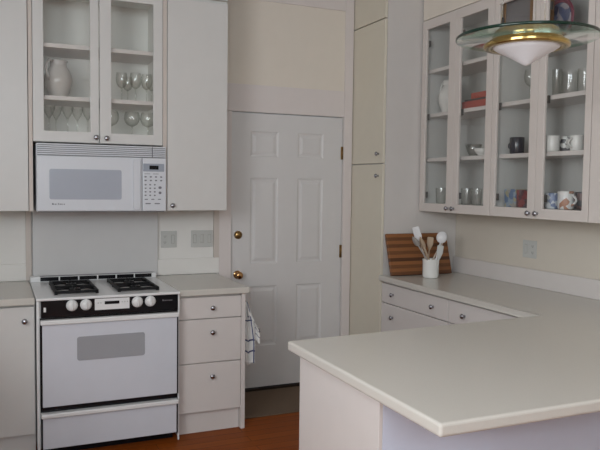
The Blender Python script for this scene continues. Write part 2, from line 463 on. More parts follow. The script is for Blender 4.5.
# rails under the outlet niches, and the plain panel behind the range
struct(MB().box(1.042, 1.487, YB-.022, YB, .916, 1.028, .002).build('trim_7', M_WALL))
struct(MB().box(XL+.002, .180, YB-.022, YB, .916, 1.026, .002).build('trim_8', M_WALL))
struct(MB().box(.180, .214, YB-.022, YB, .916, 1.383, .002).build('trim_9', M_STRIP))
struct(MB().box(1.449, 1.487, YB-.022, YB, 1.028, 1.40, .002).build('trim_10', M_STRIP))
tag(MB().box(.222, 1.040, YB-.028, YB-.002, .918, 1.40, .002).build('splash_panel', M_SPL), 'plain grey splash panel on the wall behind the range', 'backsplash')

# ------------------------------------------------------------------ wall cabinets on the back wall
UF, UB, UZ0, UZ1 = 4.45, YB-.002, 1.384, 2.765
def carcass(parent, ax, f, bk, u0, u1, z0, z1, mat, shelves=(), inner=M_CASE, t=.018, tb=.018):
    s = 1 if bk > f else -1
    m = MB()
    m.slab(ax, f, bk, u0, u0+t, z0, z1).slab(ax, f, bk, u1-t, u1, z0, z1)
    m.slab(ax, f, bk, u0+t, u1-t, z0, z0+tb).slab(ax, f, bk, u0+t, u1-t, z1-t, z1)
    m.slab(ax, bk-s*.008, bk, u0+t, u1-t, z0+tb, z1-t)
    m.build('carcass', inner, parent)
    for z in shelves:
        MB().slab(ax, f+s*.018, bk-s*.01, u0+t+.001, u1-t-.001, z-.026, z, .002).build('shelf', M_CABR, parent)
def solid_door(parent, ax, d, u0, u1, z0, z1, mat, name='door', side=-1):
    """slab door whose outer face is at d; side = direction the face looks"""
    return MB().slab(ax, d, d-side*.019, u0+.0015, u1-.0015, z0+.0015, z1-.0015, .002).build(name, mat, parent)
def glass_door(parent, ax, d, o, i, mat, hinge_u=None):
    dr = MB().ring(ax, d, d+.020, (o[0]+.0015, o[1]-.0015, o[2]+.0015, o[3]-.0015), i, .002).build('door', mat, parent)
    MB().slab(ax, d+.008, d+.012, i[0]-.004, i[1]+.004, i[2]-.004, i[3]+.004).build('glass_pane', M_PANE, dr)
    if hinge_u is not None:
        for z in (i[2]+.06, (i[2]+i[3])/2, i[3]-.10):
            a, c = sorted((hinge_u[0], hinge_u[1]))
            MB().slab(ax, d+.021, d+.034, a, c, z-.022, z+.022, .003).build('hinge', M_DHINGE, dr)
    return dr
def filler(parent, ax, f, bk, u0, u1, z0, z1, mat): MB().slab(ax, f, bk, u0, u1, z0, z1, .001).build('top_filler', mat, parent)

cab = thing('wall_cabinet', (-.06, UB, UZ0), 'tall plain white wall cabinet at the left edge, left of the glazed one', 'cabinet')
carcass(cab, 'y', UF+.022, UB, -.30, .1855, UZ0, UZ1, M_CAB)
solid_door(cab, 'y', UF, -.30, .1855, UZ0, UZ1, M_CAB)
filler(cab, 'y', UF+.004, UF+.022, -.30, .1855, UZ1+.004, ZC-.002, M_CAB)

cab = thing('glazed_wall_cabinet', (.60, UB, 1.803), 'white glazed two-door wall cabinet of glassware above the microwave', 'cabinet')
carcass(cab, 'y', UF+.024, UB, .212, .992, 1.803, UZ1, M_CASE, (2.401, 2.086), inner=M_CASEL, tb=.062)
MB().box(.188, .2105, UF+.006, UB, UZ0, UZ1, .001).build('filler_strip', M_STRIP, cab)
MB().box(.9935, 1.0185, UF+.006, UB, UZ0, UZ1, .001).build('filler_strip', M_STRIP, cab)
d = glass_door(cab, 'y', UF, (.2115, .5955, 1.803, UZ1), (.2745, .543, 1.870, 2.688), M_CAB)
knob(d, (.576, UF, 1.839), (0,-1,0))
d = glass_door(cab, 'y', UF, (.5985, .9915, 1.803, UZ1), (.669, .931, 1.868, 2.688), M_CAB)
knob(d, (.639, UF, 1.836), (0,-1,0))
filler(cab, 'y', UF+.004, UF+.022, .188, 1.0185, UZ1+.004, ZC-.002, M_CAB)

cab = thing('wall_cabinet', (1.22, UB, UZ0), 'tall plain white wall cabinet between the microwave and the door', 'cabinet')
carcass(cab, 'y', UF+.022, UB, 1.0215, 1.424, UZ0, UZ1, M_CAB)
d = solid_door(cab, 'y', UF, 1.0205, 1.424, UZ0, UZ1-.02, M_CAB)
knob(d, (1.052, UF, 1.419), (0,-1,0))
filler(cab, 'y', UF+.004, UF+.022, 1.0215, 1.424, UZ1+.004, ZC-.002, M_CAB)

# ------------------------------------------------------------------ microwave
def microwave():
    yf = 4.432
    r = thing('microwave', (.617, YB-.04, 1.385), 'white over-the-range microwave with grey window and keypad', 'microwave')
    MB().box(.2245, 1.009, yf+.02, YB-.04, 1.386, 1.799, .004).build('body', M_MW, r)
    # vent grille: louvres over a dark recess
    MB().box(.232, 1.001, yf+.012, yf+.02, 1.728, 1.797).build('vent_recess', M_GROOVE, r)
    v = MB()
    for k in range(6):
        z = 1.731 + k*.0118
        v.box(.228, .915, yf-.002, yf+.012, z, z+.0078, .001).box(.921, 1.004, yf-.002, yf+.012, z, z+.0078, .001)
    v.build('vent_grille', M_MW, r)
    d = MB().box(.2265, .852, yf-.004, yf+.02, 1.389, 1.726, .006).build('door', M_MW, r)
    MB().rrect('y', yf-.0055, yf-.002, .298, .724, 1.461, 1.645, .012).build('window', M_MWWIN, d)
    MB().rrect('y', yf-.018, yf-.004, .797, .838, 1.40, 1.715, .014).build('door_handle', M_MW, d)
    mk = MB()
    for k, w in enumerate((.010,.006,.007,.004,.006,.009,.006,.005,.007)):
        u = .312 + k*.0085; mk.box(u, u+w*.75, yf-.0052, yf-.0038, 1.428, 1.428+(.011 if k in (0,4) else .007))
    mk.build('maker_mark', M_GREYK, d)
    p = MB().box(.855, 1.006, yf-.003, yf+.02, 1.389, 1.726, .005).build('control_panel', M_MW, r)
    e = MB().rrect('y', yf-.0045, yf-.002, .858, .992, 1.640, 1.690, .004).build('display', M_MWDSP, p)
    MB().box(.898, .956, yf-.006, yf-.004, 1.653, 1.678, .001).build('display_screen', M_BLACK, e)
    def key(u, z, w, h): MB().rrect('y', yf-.0048, yf-.0028, u-w/2, u+w/2, z-h/2, z+h/2, min(w,h)*.45).build('key', M_GREYK, p)
    for z in (1.606, 1.583):
        for k in range(4): key(.874 + k*.033, z, .014, .009)
    for j in range(4):
        for k in range(3): key(.874 + k*.029, 1.556 - j*.0225, .012, .009)
    key(.966, 1.538, .020, .016); key(.966, 1.505, .018, .017)
    for k in range(3): key(.878 + k*.042, 1.463, .020, .006)
    for k in range(2): key(.890 + k*.058, 1.436, .034, .007)
    for k in range(2): key(.885 + k*.054, 1.625, .036, .003)
    MB().box(.235, 1.0, yf+.03, yf+.30, 1.382, 1.3855).build('bottom_plate', M_GROOVE, r)
microwave()
bpy.data.objects['microwave'].location += Vector((.003, 0, -.0045))

# ------------------------------------------------------------------ range
def gas_range():
    F = 4.08
    r = thing('range', (.61, 4.45, 0), 'white freestanding gas range with black control panel and cast iron grates', 'stove')
    MB().box(.2035, 1.0105, F+.012, YB-.04, .055, .898, .003).build('body', M_ENAM, r)
    MB().box(.245, .985, F+.06, YB-.06, 0, .055).build('plinth', M_BLACK, r)
    for x0, x1 in ((.2035, .2195), (1.0005, 1.0105)):
        MB().box(x0, x1, F-.006, F+.012, .004, .896, .002).build('side_frame', M_ENAM, r)
    # cooktop with a raised rim
    MB().box(.2005, 1.0125, F-.016, YB-.045, .898, .914, .005).build('cooktop', M_ENAM, r)
    # rear vent: short rail with black slots
    v = MB().box(.2015, 1.0115, 4.745, YB-.045, .914, .947, .003).build('vent_rail', M_ENAM, r)
    for k in range(6):
        u = .262 + k*.121
        MB().box(u, u+.112, 4.740, 4.7445, .919, .944, .001).build('vent_slot', M_BLACK, v)
    MB().box(.260, .99, 4.750, 4.79, .9465, .949).build('vent_cover', M_GROOVE, v)
    # burners and grates
    for cx in (.428, .783):
        for cy in (4.275, 4.495):
            bw = MB().lathe([(.090,.001),(.088,.004),(.070,.002),(.050,.001),(.0001,.001)], (cx, cy, .914)).build('drip_bowl', M_ENAM, r)
            MB().lathe([(.036,0),(.036,.008),(.030,.011),(.030,.014),(.026,.0155),(.0001,.0155)], (cx, cy, .9155)).build('burner_cap', M_IRON, bw)
        g = MB()
        z = .930; w = .0085
        x0, x1, y0, y1 = cx-.114, cx+.114, 4.168, 4.602
        ym = (y0+y1)/2
        for X in (x0, x1): g.box(X-w, X+w, y0-w, y1+w, z-.010, z+.006, .002)
        for Y in (y0, ym, y1): g.box(x0, x1, Y-w, Y+w, z-.010, z+.006, .002)
        for cy in (4.275, 4.495):
            for a in range(4):
                an = a*PI/2
                dx, dy = math.cos(an), math.sin(an)
                R = .114 if a % 2 == 0 else .107
                p0 = (cx+dx*.030, cy+dy*.030, z+.004); p1 = (cx+dx*R, cy+dy*R, z-.001)
                g.tube([p0, ((p0[0]+p1[0])/2, (p0[1]+p1[1])/2, z+.005), p1], .0088, 6)
        for X in (x0, x1):
            for Y in (y0, ym, y1): g.box(X-w, X+w, Y-w, Y+w, .9145, z-.008)
        g.build('grate', M_IRON, r)
    # control panel
    p = MB().box(.227, .999, F-.010, F+.012, .803, .8965, .002).build('control_panel', M_BLACK, r)
    for u in (.391, .467, .757, .833):
        k = MB().lathe([(.0001,0),(.032,0),(.032,.006),(.027,.008),(.026,.020),(.024,.023),(.0001,.023)], (u, F-.010, .866), (0,-1,0), 28).build('control_knob', M_ENAM, p)
        k['label'] = 'round white burner knob'
        MB().box(u-.004, u+.004, F-.042, F-.032, .844, .888, .0015).build('knob_grip', M_ENAM, k)
    c = MB().box(.516, .712, F-.0125, F-.010, .831, .8955, .001).build('clock_panel', M_ENAM, p)
    MB().box(.571, .654, F-.0145, F-.012, .862, .880, .001).build('clock_display', M_BLACK, c)
    for u in (.535, .55, .67, .685, .70): MB().lathe([(.0001,0),(.004,0),(.004,.003),(.0001,.003)], (u, F-.0125, .872), (0,-1,0), 10).build('clock_button', M_PLATE, c)
    MB().box(.240, .253, F-.016, F-.010, .836, .862, .0015).build('oven_light_switch', M_ENAM, p)
    mk = MB()
    for k, w in enumerate((.009,.006,.006,.005,.006,.006,.005,.006)): mk.box(.905+k*.0078, .905+k*.0078+w*.7, F-.0112, F-.0098, .862, .862+(.009 if k == 0 else .006))
    mk.build('maker_mark', M_GROOVE, p)
    # oven door
    MB().box(.2205, .9985, F-.004, F+.010, .266, .7995).build('door_gasket', M_BLACK, r)
    d = MB().box(.231, .990, F-.030, F-.005, .300, .765, .003).build('oven_door', M_OVEN, r)
    MB().box(.2225, .2305, F-.028, F-.005, .300, .765, .001).build('edge_trim', M_BLACK, d)
    MB().box(.9905, .9975, F-.028, F-.005, .300, .765, .001).build('edge_trim', M_BLACK, d)
    MB().rrect('y', F-.0325, F-.028, .416, .797, .551, .688, .014).build('oven_window', M_OVWIN, d)
    MB().box(.2215, 1.0, F-.046, F-.005, .766, .793, .006).build('door_handle', M_ENAM, d)
    # drawer
    w = MB().box(.231, .990, F-.022, F+.011, .058, .238, .003).build('drawer', M_OVEN, r)
    MB().box(.2225, .2305, F-.022, F+.010, .058, .238, .001).build('edge_trim', M_BLACK, w)
    MB().box(.9905, .9975, F-.022, F+.010, .058, .238, .001).build('edge_trim', M_BLACK, w)
    MB().box(.2225, .9985, F-.044, F+.010, .2385, .2645, .006).build('drawer_handle', M_ENAM, w)
gas_range()

# ------------------------------------------------------------------ base cabinets, left run
CF = 4.13
cab = thing('base_cabinet', (-.2, CF, 0), 'white base cabinet left of the range with a plain knobbed door', 'cabinet')
MB().box(-.42, .1985, CF+.02, YB-.002, .13, .872).box(XL+.002, -.42, 2.2, YB-.002, .13, .872).build('carcass', M_CAB, cab)  # second box: unseen return on the left, added to shade the lower door
MB().box(-.44, .1985, CF+.045, YB-.10, 0, .13).box(XL+.002, -.44, 2.22, YB-.10, 0, .13).build('toe_kick', M_CAB, cab)  # second box: plinth of the unseen, added return
solid_door(cab, 'y', CF, -.40, -.222, .130, .862, M_CAB)
d = solid_door(cab, 'y', CF, -.219, .1955, .130, .862, M_CAB); knob(d, (.143, CF, .782), (0,-1,0))

cab = thing('drawer_cabinet', (1.23, CF, 0), 'white base cabinet of three drawers right of the range', 'cabinet')
MB().box(1.018, 1.4195, CF+.02, YB-.026, .138, .872).build('carcass', M_CABR, cab)
MB().box(1.018, 1.4195, CF+.035, YB-.10, 0, .138).build('toe_kick', M_CABR, cab)
MB().box(1.4215, 1.4485, CF-.004, YB-.026, 0, .873, .002).build('end_panel', M_CABR, cab)
for z0, z1, kz in ((.726, .862, .793), (.449, .723, .639), (.138, .446, .362)):
    d = solid_door(cab, 'y', CF, 1.022, 1.4205, z0, z1, M_CABR, 'drawer'); knob(d, (1.230, CF, kz), (0,-1,0))

tag(MB().prism([(.1975, 4.10), (.1975, YB-.024), (XL+.002, YB-.024), (XL+.002, 2.18), (-.40, 2.18), (-.40, 4.10)], .874, .914, .006).build('worktop', M_TOP), 'cream worktop left of the range', 'worktop')  # leg along the left wall is unseen, added to block the window light
tag(MB().box(1.0165, 1.468, 4.10, YB-.024, .875, .914, .006).build('worktop', M_TOP), 'short cream worktop between the range and the door', 'worktop')

# ------------------------------------------------------------------ pantry
PX, PY0, PY1 = 2.572, 4.362, YB-.003
cab = thing('pantry_cabinet', (2.9, 4.6, 0), 'tall beige pantry cabinet right of the door', 'cabinet')
MB().box(PX+.021, XR-.002, PY0, PY1, .10, ZC-.004, .001).build('carcass', M_PSIDE, cab)
MB().box(PX+.06, XR-.03, PY0+.003, PY1, 0, .10).build('toe_kick', M_BEIGE, cab)
d = solid_door(cab, 'x', PX, PY0, PY1, .10, 1.722, M_BEIGE); knob(d, (PX, 4.425, 1.636), (-1,0,0))
d = solid_door(cab, 'x', PX, PY0, PY1, 1.727, 2.762, M_BEIGE); knob(d, (PX, 4.425, 1.797), (-1,0,0))
d = solid_door(cab, 'x', PX, PY0, PY1, 2.767, ZC-.006, M_BEIGE)

# ------------------------------------------------------------------ right run: base cabinets, worktop, peninsula
BX = 2.58
cab = thing('base_cabinet', (2.9, 3.95, 0), 'white base cabinet beside the pantry with a wide two-knob drawer', 'cabinet')
MB().box(BX+.02, XR-.002, 3.547, PY0-.003, .10, .8728).build('carcass', M_CABR, cab)
MB().box(BX+.07, XR-.03, 3.547, PY0-.006, 0, .10).build('toe_kick', M_CABR, cab)
d = solid_door(cab, 'x', BX, 3.547, PY0-.004, .720, .860, M_CABR, 'drawer')
knob(d, (BX, 4.196, .790), (-1,0,0)); knob(d, (BX, 3.704, .788), (-1,0,0))
d = solid_door(cab, 'x', BX, 3.547, PY0-.004, .41, .716, M_CABR, 'drawer')
knob(d, (BX, 4.196, .627), (-1,0,0)); knob(d, (BX, 3.704, .627), (-1,0,0))
d = solid_door(cab, 'x', BX, 3.547, PY0-.004, .102, .406, M_CABR, 'drawer')
cab = thing('base_cabinet', (2.9, 3.1, 0), 'white base cabinet partly hidden behind the peninsula, single knob showing', 'cabinet')
MB().box(BX+.02, XR-.002, 2.665, 3.5455, .10, .8728).build('carcass', M_CABR, cab)
MB().box(BX+.07, XR-.03, 2.665, 3.5455, 0, .10).build('toe_kick', M_CABR, cab)
d = solid_door(cab, 'x', BX, 2.672, 3.545, .720, .860, M_CABR, 'drawer')
knob(d, (BX, 3.378, .785), (-1,0,0)); knob(d, (BX, 2.84, .785), (-1,0,0))
for a, c in ((3.110, 3.545), (2.672, 3.107)): solid_door(cab, 'x', BX, a, c, .102, .716, M_CABR)

top = thing('worktop', (2.2, 2.1, .875), 'large L-shaped cream worktop of the peninsula and right wall run', 'worktop')
PEN = (1.105, 1.540, 2.622)
MB().prism([(PEN[0], PEN[1]), (XR-.002, PEN[1]), (XR-.002, PY0-.002), (2.55, PY0-.002), (2.55, 2.690), (PEN[0], PEN[2])], .8735, .914, .009, 3).build('slab', M_TOP, top)
MB().box(XR-.024, XR-.002, PEN[1], PY0-.003, .9145, 1.030, .003).build('upstand', M_CABR, top)
pen = thing('peninsula_cabinet', (1.9, 2.2, 0), 'white peninsula base under the overhanging worktop in the foreground', 'cabinet')
MB().box(1.152, XR-.002, 1.932, 2.554, .0, .872).build('carcass', M_CABR, pen)
MB().box(1.137, 1.151, 1.92, 2.562, 0, .8728, .0015).build('end_panel', M_CABR, pen)
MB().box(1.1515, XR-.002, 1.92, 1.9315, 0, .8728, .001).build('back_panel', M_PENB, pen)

# ------------------------------------------------------------------ wall cabinets on the right wall
RX, RB = 2.88, XR-.002
def right_cab(y0, ym, y1, ins, label, name='glazed_wall_cabinet'):
    cab = thing(name, (RB, (y0+y1)/2, UZ0-.004), label, 'cabinet', None)
    carcass(cab, 'x', RX+.024, RB, y0, y1, UZ0-.004, UZ1, M_CASE, (2.413, 2.093, 1.771), tb=.060)
    for a, c, il, ir, kk in ((ym, y1, ins[0], ins[1], ym+.038), (y0, ym, ins[2], ins[3], ym-.026)):
        inner = (a+ir, c-il, 1.442, 2.697)
        hg = (c-il-.010, c-il+.012)
        d = glass_door(cab, 'x', RX, (a, c, UZ0-.004, UZ1), inner, M_CABT, hg)
        knob(d, (RX, kk, 1.413), (-1,0,0))
    filler(cab, 'x', RX+.004, RX+.022, y0, y1, UZ1+.004, ZC-.002, M_PANEL)
right_cab(3.550, 3.950, 4.348, (.053, .068, .057, .063), 'white glazed right-wall cabinet nearest the pantry, holding red books')
right_cab(2.747, 3.148, 3.547, (.040, .062, .057, .045), 'white glazed right-wall cabinet of mugs, partly behind the hanging lamp')
cab = thing('wall_cabinet', (RB, 2.5, UZ0-.004), 'plain white wall cabinet at the right edge, right of the mug cabinet', 'cabinet')
carcass(cab, 'x', RX+.022, RB, 2.20, 2.7445, UZ0-.004, UZ1, M_CABR)
solid_door(cab, 'x', RX, 2.20, 2.7445, UZ0-.004, UZ1, M_CABT)
filler(cab, 'x', RX+.004, RX+.022, 2.20, 2.7445, UZ1+.004, ZC-.002, M_PANEL)

# ------------------------------------------------------------------ outlets
def outlet(label, ax, d, u0, u1, z0, z1, kinds, inner):
    n = len(kinds)
    r = thing('outlet_plate', ((u0+u1)/2, d, (z0+z1)/2) if ax == 'y' else (d, (u0+u1)/2, (z0+z1)/2), label, 'outlet')
    MB().slab(ax, d-.006, d, u0, u1, z0, z1, .0025).build('cover_plate', M_PLATE, r)
    w = (u1-u0)/n; zc = (z0+z1)/2
    for k, kd in enumerate(kinds):
        c = u0 + w*(k+.5)
        if kd == 'o':
            for dz in (-.021, .021):
                q = MB().slab(ax, d-.0085, d-.0055, c-.015, c+.015, zc+dz-.014, zc+dz+.014, .002).build('socket', M_PLATE, r)
                MB().slab(ax, d-.0092, d-.008, c-.007, c-.005, zc+dz-.004, zc+dz+.006).slab(ax, d-.0092, d-.008, c+.005, c+.007, zc+dz-.004, zc+dz+.006).slab(ax, d-.0092, d-.008, c-.002, c+.002, zc+dz-.010, zc+dz-.006).build('slots', M_SLOT, q)
        else:
            q = MB().slab(ax, d-.0075, d-.0055, c-.012, c+.012, zc-.031, zc+.031, .001).build('switch_frame', inner, r)
            MB().slab(ax, d-.011, d-.007, c-.009, c+.009, zc-.028, zc+.028, .002).build('rocker', M_PLATE, q)
outlet('outlet plate with one socket and a switch nearest the range', 'y', YB, 1.066, 1.180, 1.108, 1.226, 'os', M_PLATEF)
outlet('wide three-switch plate on the back wall beside the door', 'y', YB, 1.284, 1.446, 1.106, 1.228, 'sss', M_PLATEF)
outlet('pale two-gang outlet plate on the right wall above the worktop', 'x', XR, 3.492, 3.620, 1.100, 1.216, 'os', M_PLATEF)

# ------------------------------------------------------------------ towel, rug
def towel():
    r = thing('dish_towel', (1.50, 4.28, .36), 'white dish towel with blue stripes hanging beside the drawer cabinet', 'towel')
    hx, hy, hz = 1.470, 4.185, .805
    nu, nv = 44, 30
    V = []
    for j in range(nv+1):
        v = j/nv; sp = min(1, v*1.5)**.7
        for i in range(nu+1):
            u = i/nu
            if u < .55:
                bx = 1.458 + .072*u/.55; zb = .395 + .012*math.sin(u*16); zt = hz
            else:
                q = (u-.55)/.45
                bx = 1.530 + .045*q; zb = .52 + .045*q + .02*math.sin(q*7); zt = hz - .11*q
            by = hy + .014*math.cos(u*PI*6) + .012*math.sin(u*PI*2)
            x = hx + (bx-hx)*(.15+.85*sp); y = hy + (by-hy)*(.3+.7*sp)
            V.append((max(x, 1.4555), y, zt - (zt-zb)*v))
    F = [(j*(nu+1)+i, j*(nu+1)+i+1, (j+1)*(nu+1)+i+1, (j+1)*(nu+1)+i) for j in range(nv) for i in range(nu)]
    m = MB().quads(V, F)
    bmesh.ops.recalc_face_normals(m.bm, faces=m.bm.faces)
    uvl = m.bm.loops.layers.uv.new('UVMap')
    m.bm.verts.index_update()
    for f in m.bm.faces:
        for l in f.loops:
            k = l.vert.index; l[uvl].uv = ((k % (nu+1))/nu, (k//(nu+1))/nv)
    c = m.build('cloth', M_TOWEL, r)
    s = c.modifiers.new('thick', 'SOLIDIFY'); s.thickness = .004; s.offset = 0
    tag(MB().lathe([(.0001,0),(.012,0),(.012,.003),(.004,.005),(.004,.014),(.008,.018),(.006,.022),(.0001,.023)], (1.4487, hy, .812), (1,0,0), 14).build('towel_hook', M_NICK), 'small metal hook on the drawer cabinet side holding the towel', 'hook')
towel()
tag(MB().box(1.47, 2.50, 4.285, 4.830, .0, .009, .003).build('door_mat', M_RUG), 'flat brown mat on the floor in front of the door', 'rug')

# ------------------------------------------------------------------ cutting board, crock, utensils
bd = MB().box(-.262, .262, -.011, .011, 0, .309, .004).build('cutting_board', M_BOARD)
tag(bd, 'striped brown wooden cutting board leaning against the pantry side', 'cutting board')
bd.location = (2.858, 4.2585, .9175); bd.rotation_euler = (math.radians(-17), 0, 0)
CX, CY = 2.836, 4.115
tag(MB().lathe([(.0001,0),(.050,0),(.055,.006),(.057,.02),(.058,.120),(.060,.128),(.059,.134),(.056,.134),(.054,.126),(.053,.02),(.048,.012),(.0001,.012)], (CX, CY, .9145), n=36).build('utensil_crock', M_CERAM), 'white ceramic crock of cooking utensils on the right worktop', 'crock')
def utensil(name, label, base, tip, mat, head, hw, hl, thick=.006, hr=.006, flat=0.0, hmat=None):
    """handle from inside the crock to the head; the head lies in the plane facing the viewer"""
    r = thing(name, base, label, 'utensil', 'utensils in the crock')
    B = Vector(base); T = Vector(tip); D = (T-B).normalized()
    V_ = (Vector((0, 0, 1.4)) - Vector((2.85, 4.1, 1.2))).cross(D)      # width direction of the head
    V_ = (Vector((.82, -.57, 0)) - D*D.dot(Vector((.82, -.57, 0)))).normalized()
    Nn = D.cross(V_).normalized()
    L = (T-B).length
    MB().tube([B, B + D*(L-hl)*.5, B + D*(L-hl*.8)], [hr*.9, hr, hr*.85], 10).build('handle', mat, r)
    m = MB(); n = 18; rows = []
    for k in range(n+1):
        t = k/n
        if head == 'round': w = hw*math.sqrt(max(0, 1-(2*t-1)**2))
        elif head == 'spoon': w = hw*math.sin(PI*min(1, t**.75))**.7 if 0 < t < 1 else 0
        else: w = hw*(.35+.65*min(1, t*2.2)) * (1 if t < .96 else .8)
        w = max(w, .0015)
        c = B + D*(L-hl+hl*t)
        ring = []
        for a in range(14):
            an = 2*PI*a/14
            dish = -.010*math.sin(PI*t)*(1-abs(math.cos(an))) if head != 'flat' else 0
            ring.append(m.bm.verts.new(c + V_*w*math.cos(an) + Nn*(thick*.5*math.sin(an)*(1 if head == 'flat' else math.sin(PI*max(.06, min(.94, t)))) + dish)))
        rows.append(ring)
    for A, C_ in zip(rows, rows[1:]):
        for a in range(14):
            f = m.bm.faces.new((A[a], A[(a+1) % 14], C_[(a+1) % 14], C_[a])); f.smooth = True
    m.bm.faces.new(rows[0][::-1]); m.bm.faces.new(rows[-1])
    m.build('head', hmat or mat, r)
zb = .930
utensil('spatula', 'pale flat spatula standing tallest in the crock', (CX+.022, CY+.032, zb), (2.722, CY+.036, 1.275), M_SPOON2, 'flat', .026, .13, .007, hmat=M_PLAST)
utensil('wooden_spoon', 'brown wooden spoon leaning left in the middle of the crock', (CX+.034, CY-.001, zb), (2.737, CY-.004, 1.21), M_SPOON, 'spoon', .017, .10, .010, .009)
utensil('serving_spoon', 'dark grey spoon leaning farthest left out of the crock', (CX+.042, CY-.021, zb), (2.655, CY-.036, 1.215), M_GREYU, 'spoon', .020, .09, .010, .006)
utensil('ladle', 'white round-headed spoon leaning right out of the crock', (CX-.014, CY-.037, zb), (2.908, CY-.040, 1.245), M_PLAST, 'round', .038, .085, .022, .006)
utensil('wooden_spatula', 'short tan wooden spatula upright in the crock', (CX-.004, CY+.043, zb), (2.866, CY+.052, 1.20), M_SPOON, 'flat', .023, .09, .008, .006)
utensil('whisk', 'thin pale stick leaning farthest right out of the crock', (CX-.042, CY+.018, zb), (2.958, CY+.020, 1.185), M_SPOON2, 'spoon', .010, .07, .009, .006)
utensil('turner', 'greenish white short plastic turner in front of the tan spatula', (CX+.018, CY-.044, zb), (2.868, CY-.070, 1.150), M_PLATE, 'flat', .022, .10, .008, .006)

# ------------------------------------------------------------------ glassware in the left cabinet
S1, S2, S0 = 2.0865, 2.4015, 1.8655
def pitcher(name, label, loc, rotz, mat, s=1.0):
    r = thing(name, loc, label, 'pitcher')
    prof = [(.0001,0),(.052,0),(.056,.006),(.061,.025),(.072,.055),(.081,.085),(.084,.108),(.080,.138),(.067,.170),(.052,.192),(.048,.206),(.050,.222),(.054,.232),(.051,.232),(.046,.222),(.044,.206),(.049,.190),(.063,.168),(.076,.138),(.080,.108),(.068,.055),(.057,.025),(.050,.012),(.0001,.010)]
    prof = [(a*s, h*s) for a, h in prof]
    m = MB().lathe(prof, loc, n=32)
    for v in m.bm.verts:                       # pull out the spout
        q = v.co - Vector(loc)
        if q.z > .200*s:
            k = (q.z-.200*s)/(.032*s); an = math.atan2(q.y, q.x)
            v.co.x += .018*s*k*max(0, math.cos(an))**4
    m.build('body', mat, r)
    L = Vector(loc)
    pts = [L + Vector((-.050*s, 0, .222*s)), L + Vector((-.080*s, 0, .226*s)), L + Vector((-.100*s, 0, .195*s)), L + Vector((-.104*s, 0, .16*s)), L + Vector((-.092*s, 0, .125*s)), L + Vector((-.076*s, 0, .105*s))]
    MB().tube(pts, [.009*s,.009*s,.0085*s,.008*s,.0085*s,.009*s], 10).build('handle', mat, r)
    r.rotation_euler.z = rotz
    return r
pitcher('pitcher', 'cream ceramic pitcher on the middle shelf of the left glazed cabinet', (.372, 4.62, S1), .75, M_JUG)
pitcher('pitcher', 'white ceramic pitcher on a right-wall shelf nearest the pantry', (3.03, 4.205, 2.0935), -PI/2+.1, M_CERAM, 1.0)

def stem(name, label, group, prof_bowl, hstem, rfoot, loc):
    r = thing(name, loc, label, 'glass', group)
    L = loc
    MB().lathe([(.0001,.0),(rfoot,0),(rfoot,.002),(.010,.006),(.0045,.014),(.0038,hstem*.6),(.0042,hstem-.006),(.008,hstem+.002)], L, n=22).build('stem', M_GLASS, r)
    outer = [(a, hstem+h) for a, h in prof_bowl]
    MB().lathe([(.0001, hstem)] + outer, L, n=26).build('bowl', M_GLASS, r)
    return r
WINE = [(.010,.002),(.024,.012),(.033,.030),(.0365,.052),(.035,.078),(.0315,.100)]
BALN = [(.012,.002),(.032,.012),(.046,.032),(.051,.052),(.048,.075),(.041,.095)]
GOB  = [(.006,.002),(.016,.018),(.027,.036),(.034,.056),(.037,.078)]
xs = [.318, .362, .424, .490, .545]
lab = ['leftmost stemmed goblet on the lower shelf below the pitcher', 'second stemmed goblet from the left below the pitcher', 'middle stemmed goblet of the five below the pitcher', 'fourth stemmed goblet from the left below the pitcher', 'rightmost stemmed goblet below the pitcher']
g0 = stem('goblet', lab[0], 'goblets below the pitcher', GOB, .090, .030, (xs[0]-.005, 4.585, S0))
for k in range(1, 5): copy_tree(g0, (xs[k]-.002, 4.662 if k % 2 else 4.585, S0), 0, lab[k])
WINES = [(.757,4.60,1.0,'leftmost wine glass on the middle shelf of the left glazed cabinet'), (.805,4.66,.92,'short wine glass second from left on the middle shelf'),
         (.846,4.60,1.02,'tall wine glass in the middle of the middle shelf row'), (.918,4.60,1.0,'wine glass fourth from left on the middle shelf'), (.962,4.66,1.05,'rightmost wine glass on the middle shelf, half behind the frame')]
w0 = stem('wine_glass', WINES[0][3], 'wine glasses on the middle shelf', WINE, .085, .031, (WINES[0][0], WINES[0][1], S1))
for x, y, s, l in WINES[1:]: copy_tree(w0, (x, y, S1), 0, l, scale=(s, s, s))
BL = [(.690,4.60,'left balloon glass on the bottom shelf below the wine glasses'), (.822,4.60,'middle balloon glass on the bottom shelf below the wine glasses'), (.925,4.595,'right balloon glass on the bottom shelf below the wine glasses')]
b0 = stem('balloon_glass', BL[0][2], 'balloon glasses on the bottom shelf', BALN, .062, .036, (BL[0][0], BL[0][1], S0))
for x, y, l in BL[1:]: copy_tree(b0, (x, y, S0), 0, l)

# ------------------------------------------------------------------ contents of the right cabinets
Z0, Z1, Z2, Z3 = 1.4405, 1.7715, 2.0935, 2.4135
TUM = [(.0001,0),(.031,0),(.034,.006),(.0385,.112)]
def tumbler(name, label, group, loc, prof=TUM, cat='glass'):
    return tag(MB().lathe(prof, loc, n=26).build(name, M_GLASS), label, cat, group)
t0 = tumbler('tumbler', 'clear tumbler alone at the bottom of the right-wall cabinet beside the pantry', 'tumblers', (2.985, 4.225, Z0))
for (x, y, l) in ((2.985, 3.925, 'left clear tumbler of the two below the red books'), (2.985, 3.815, 'right clear tumbler of the two below the red books')):
    c = t0.copy(); COL.objects.link(c); c.location = (x, y, Z0); c['label'] = l
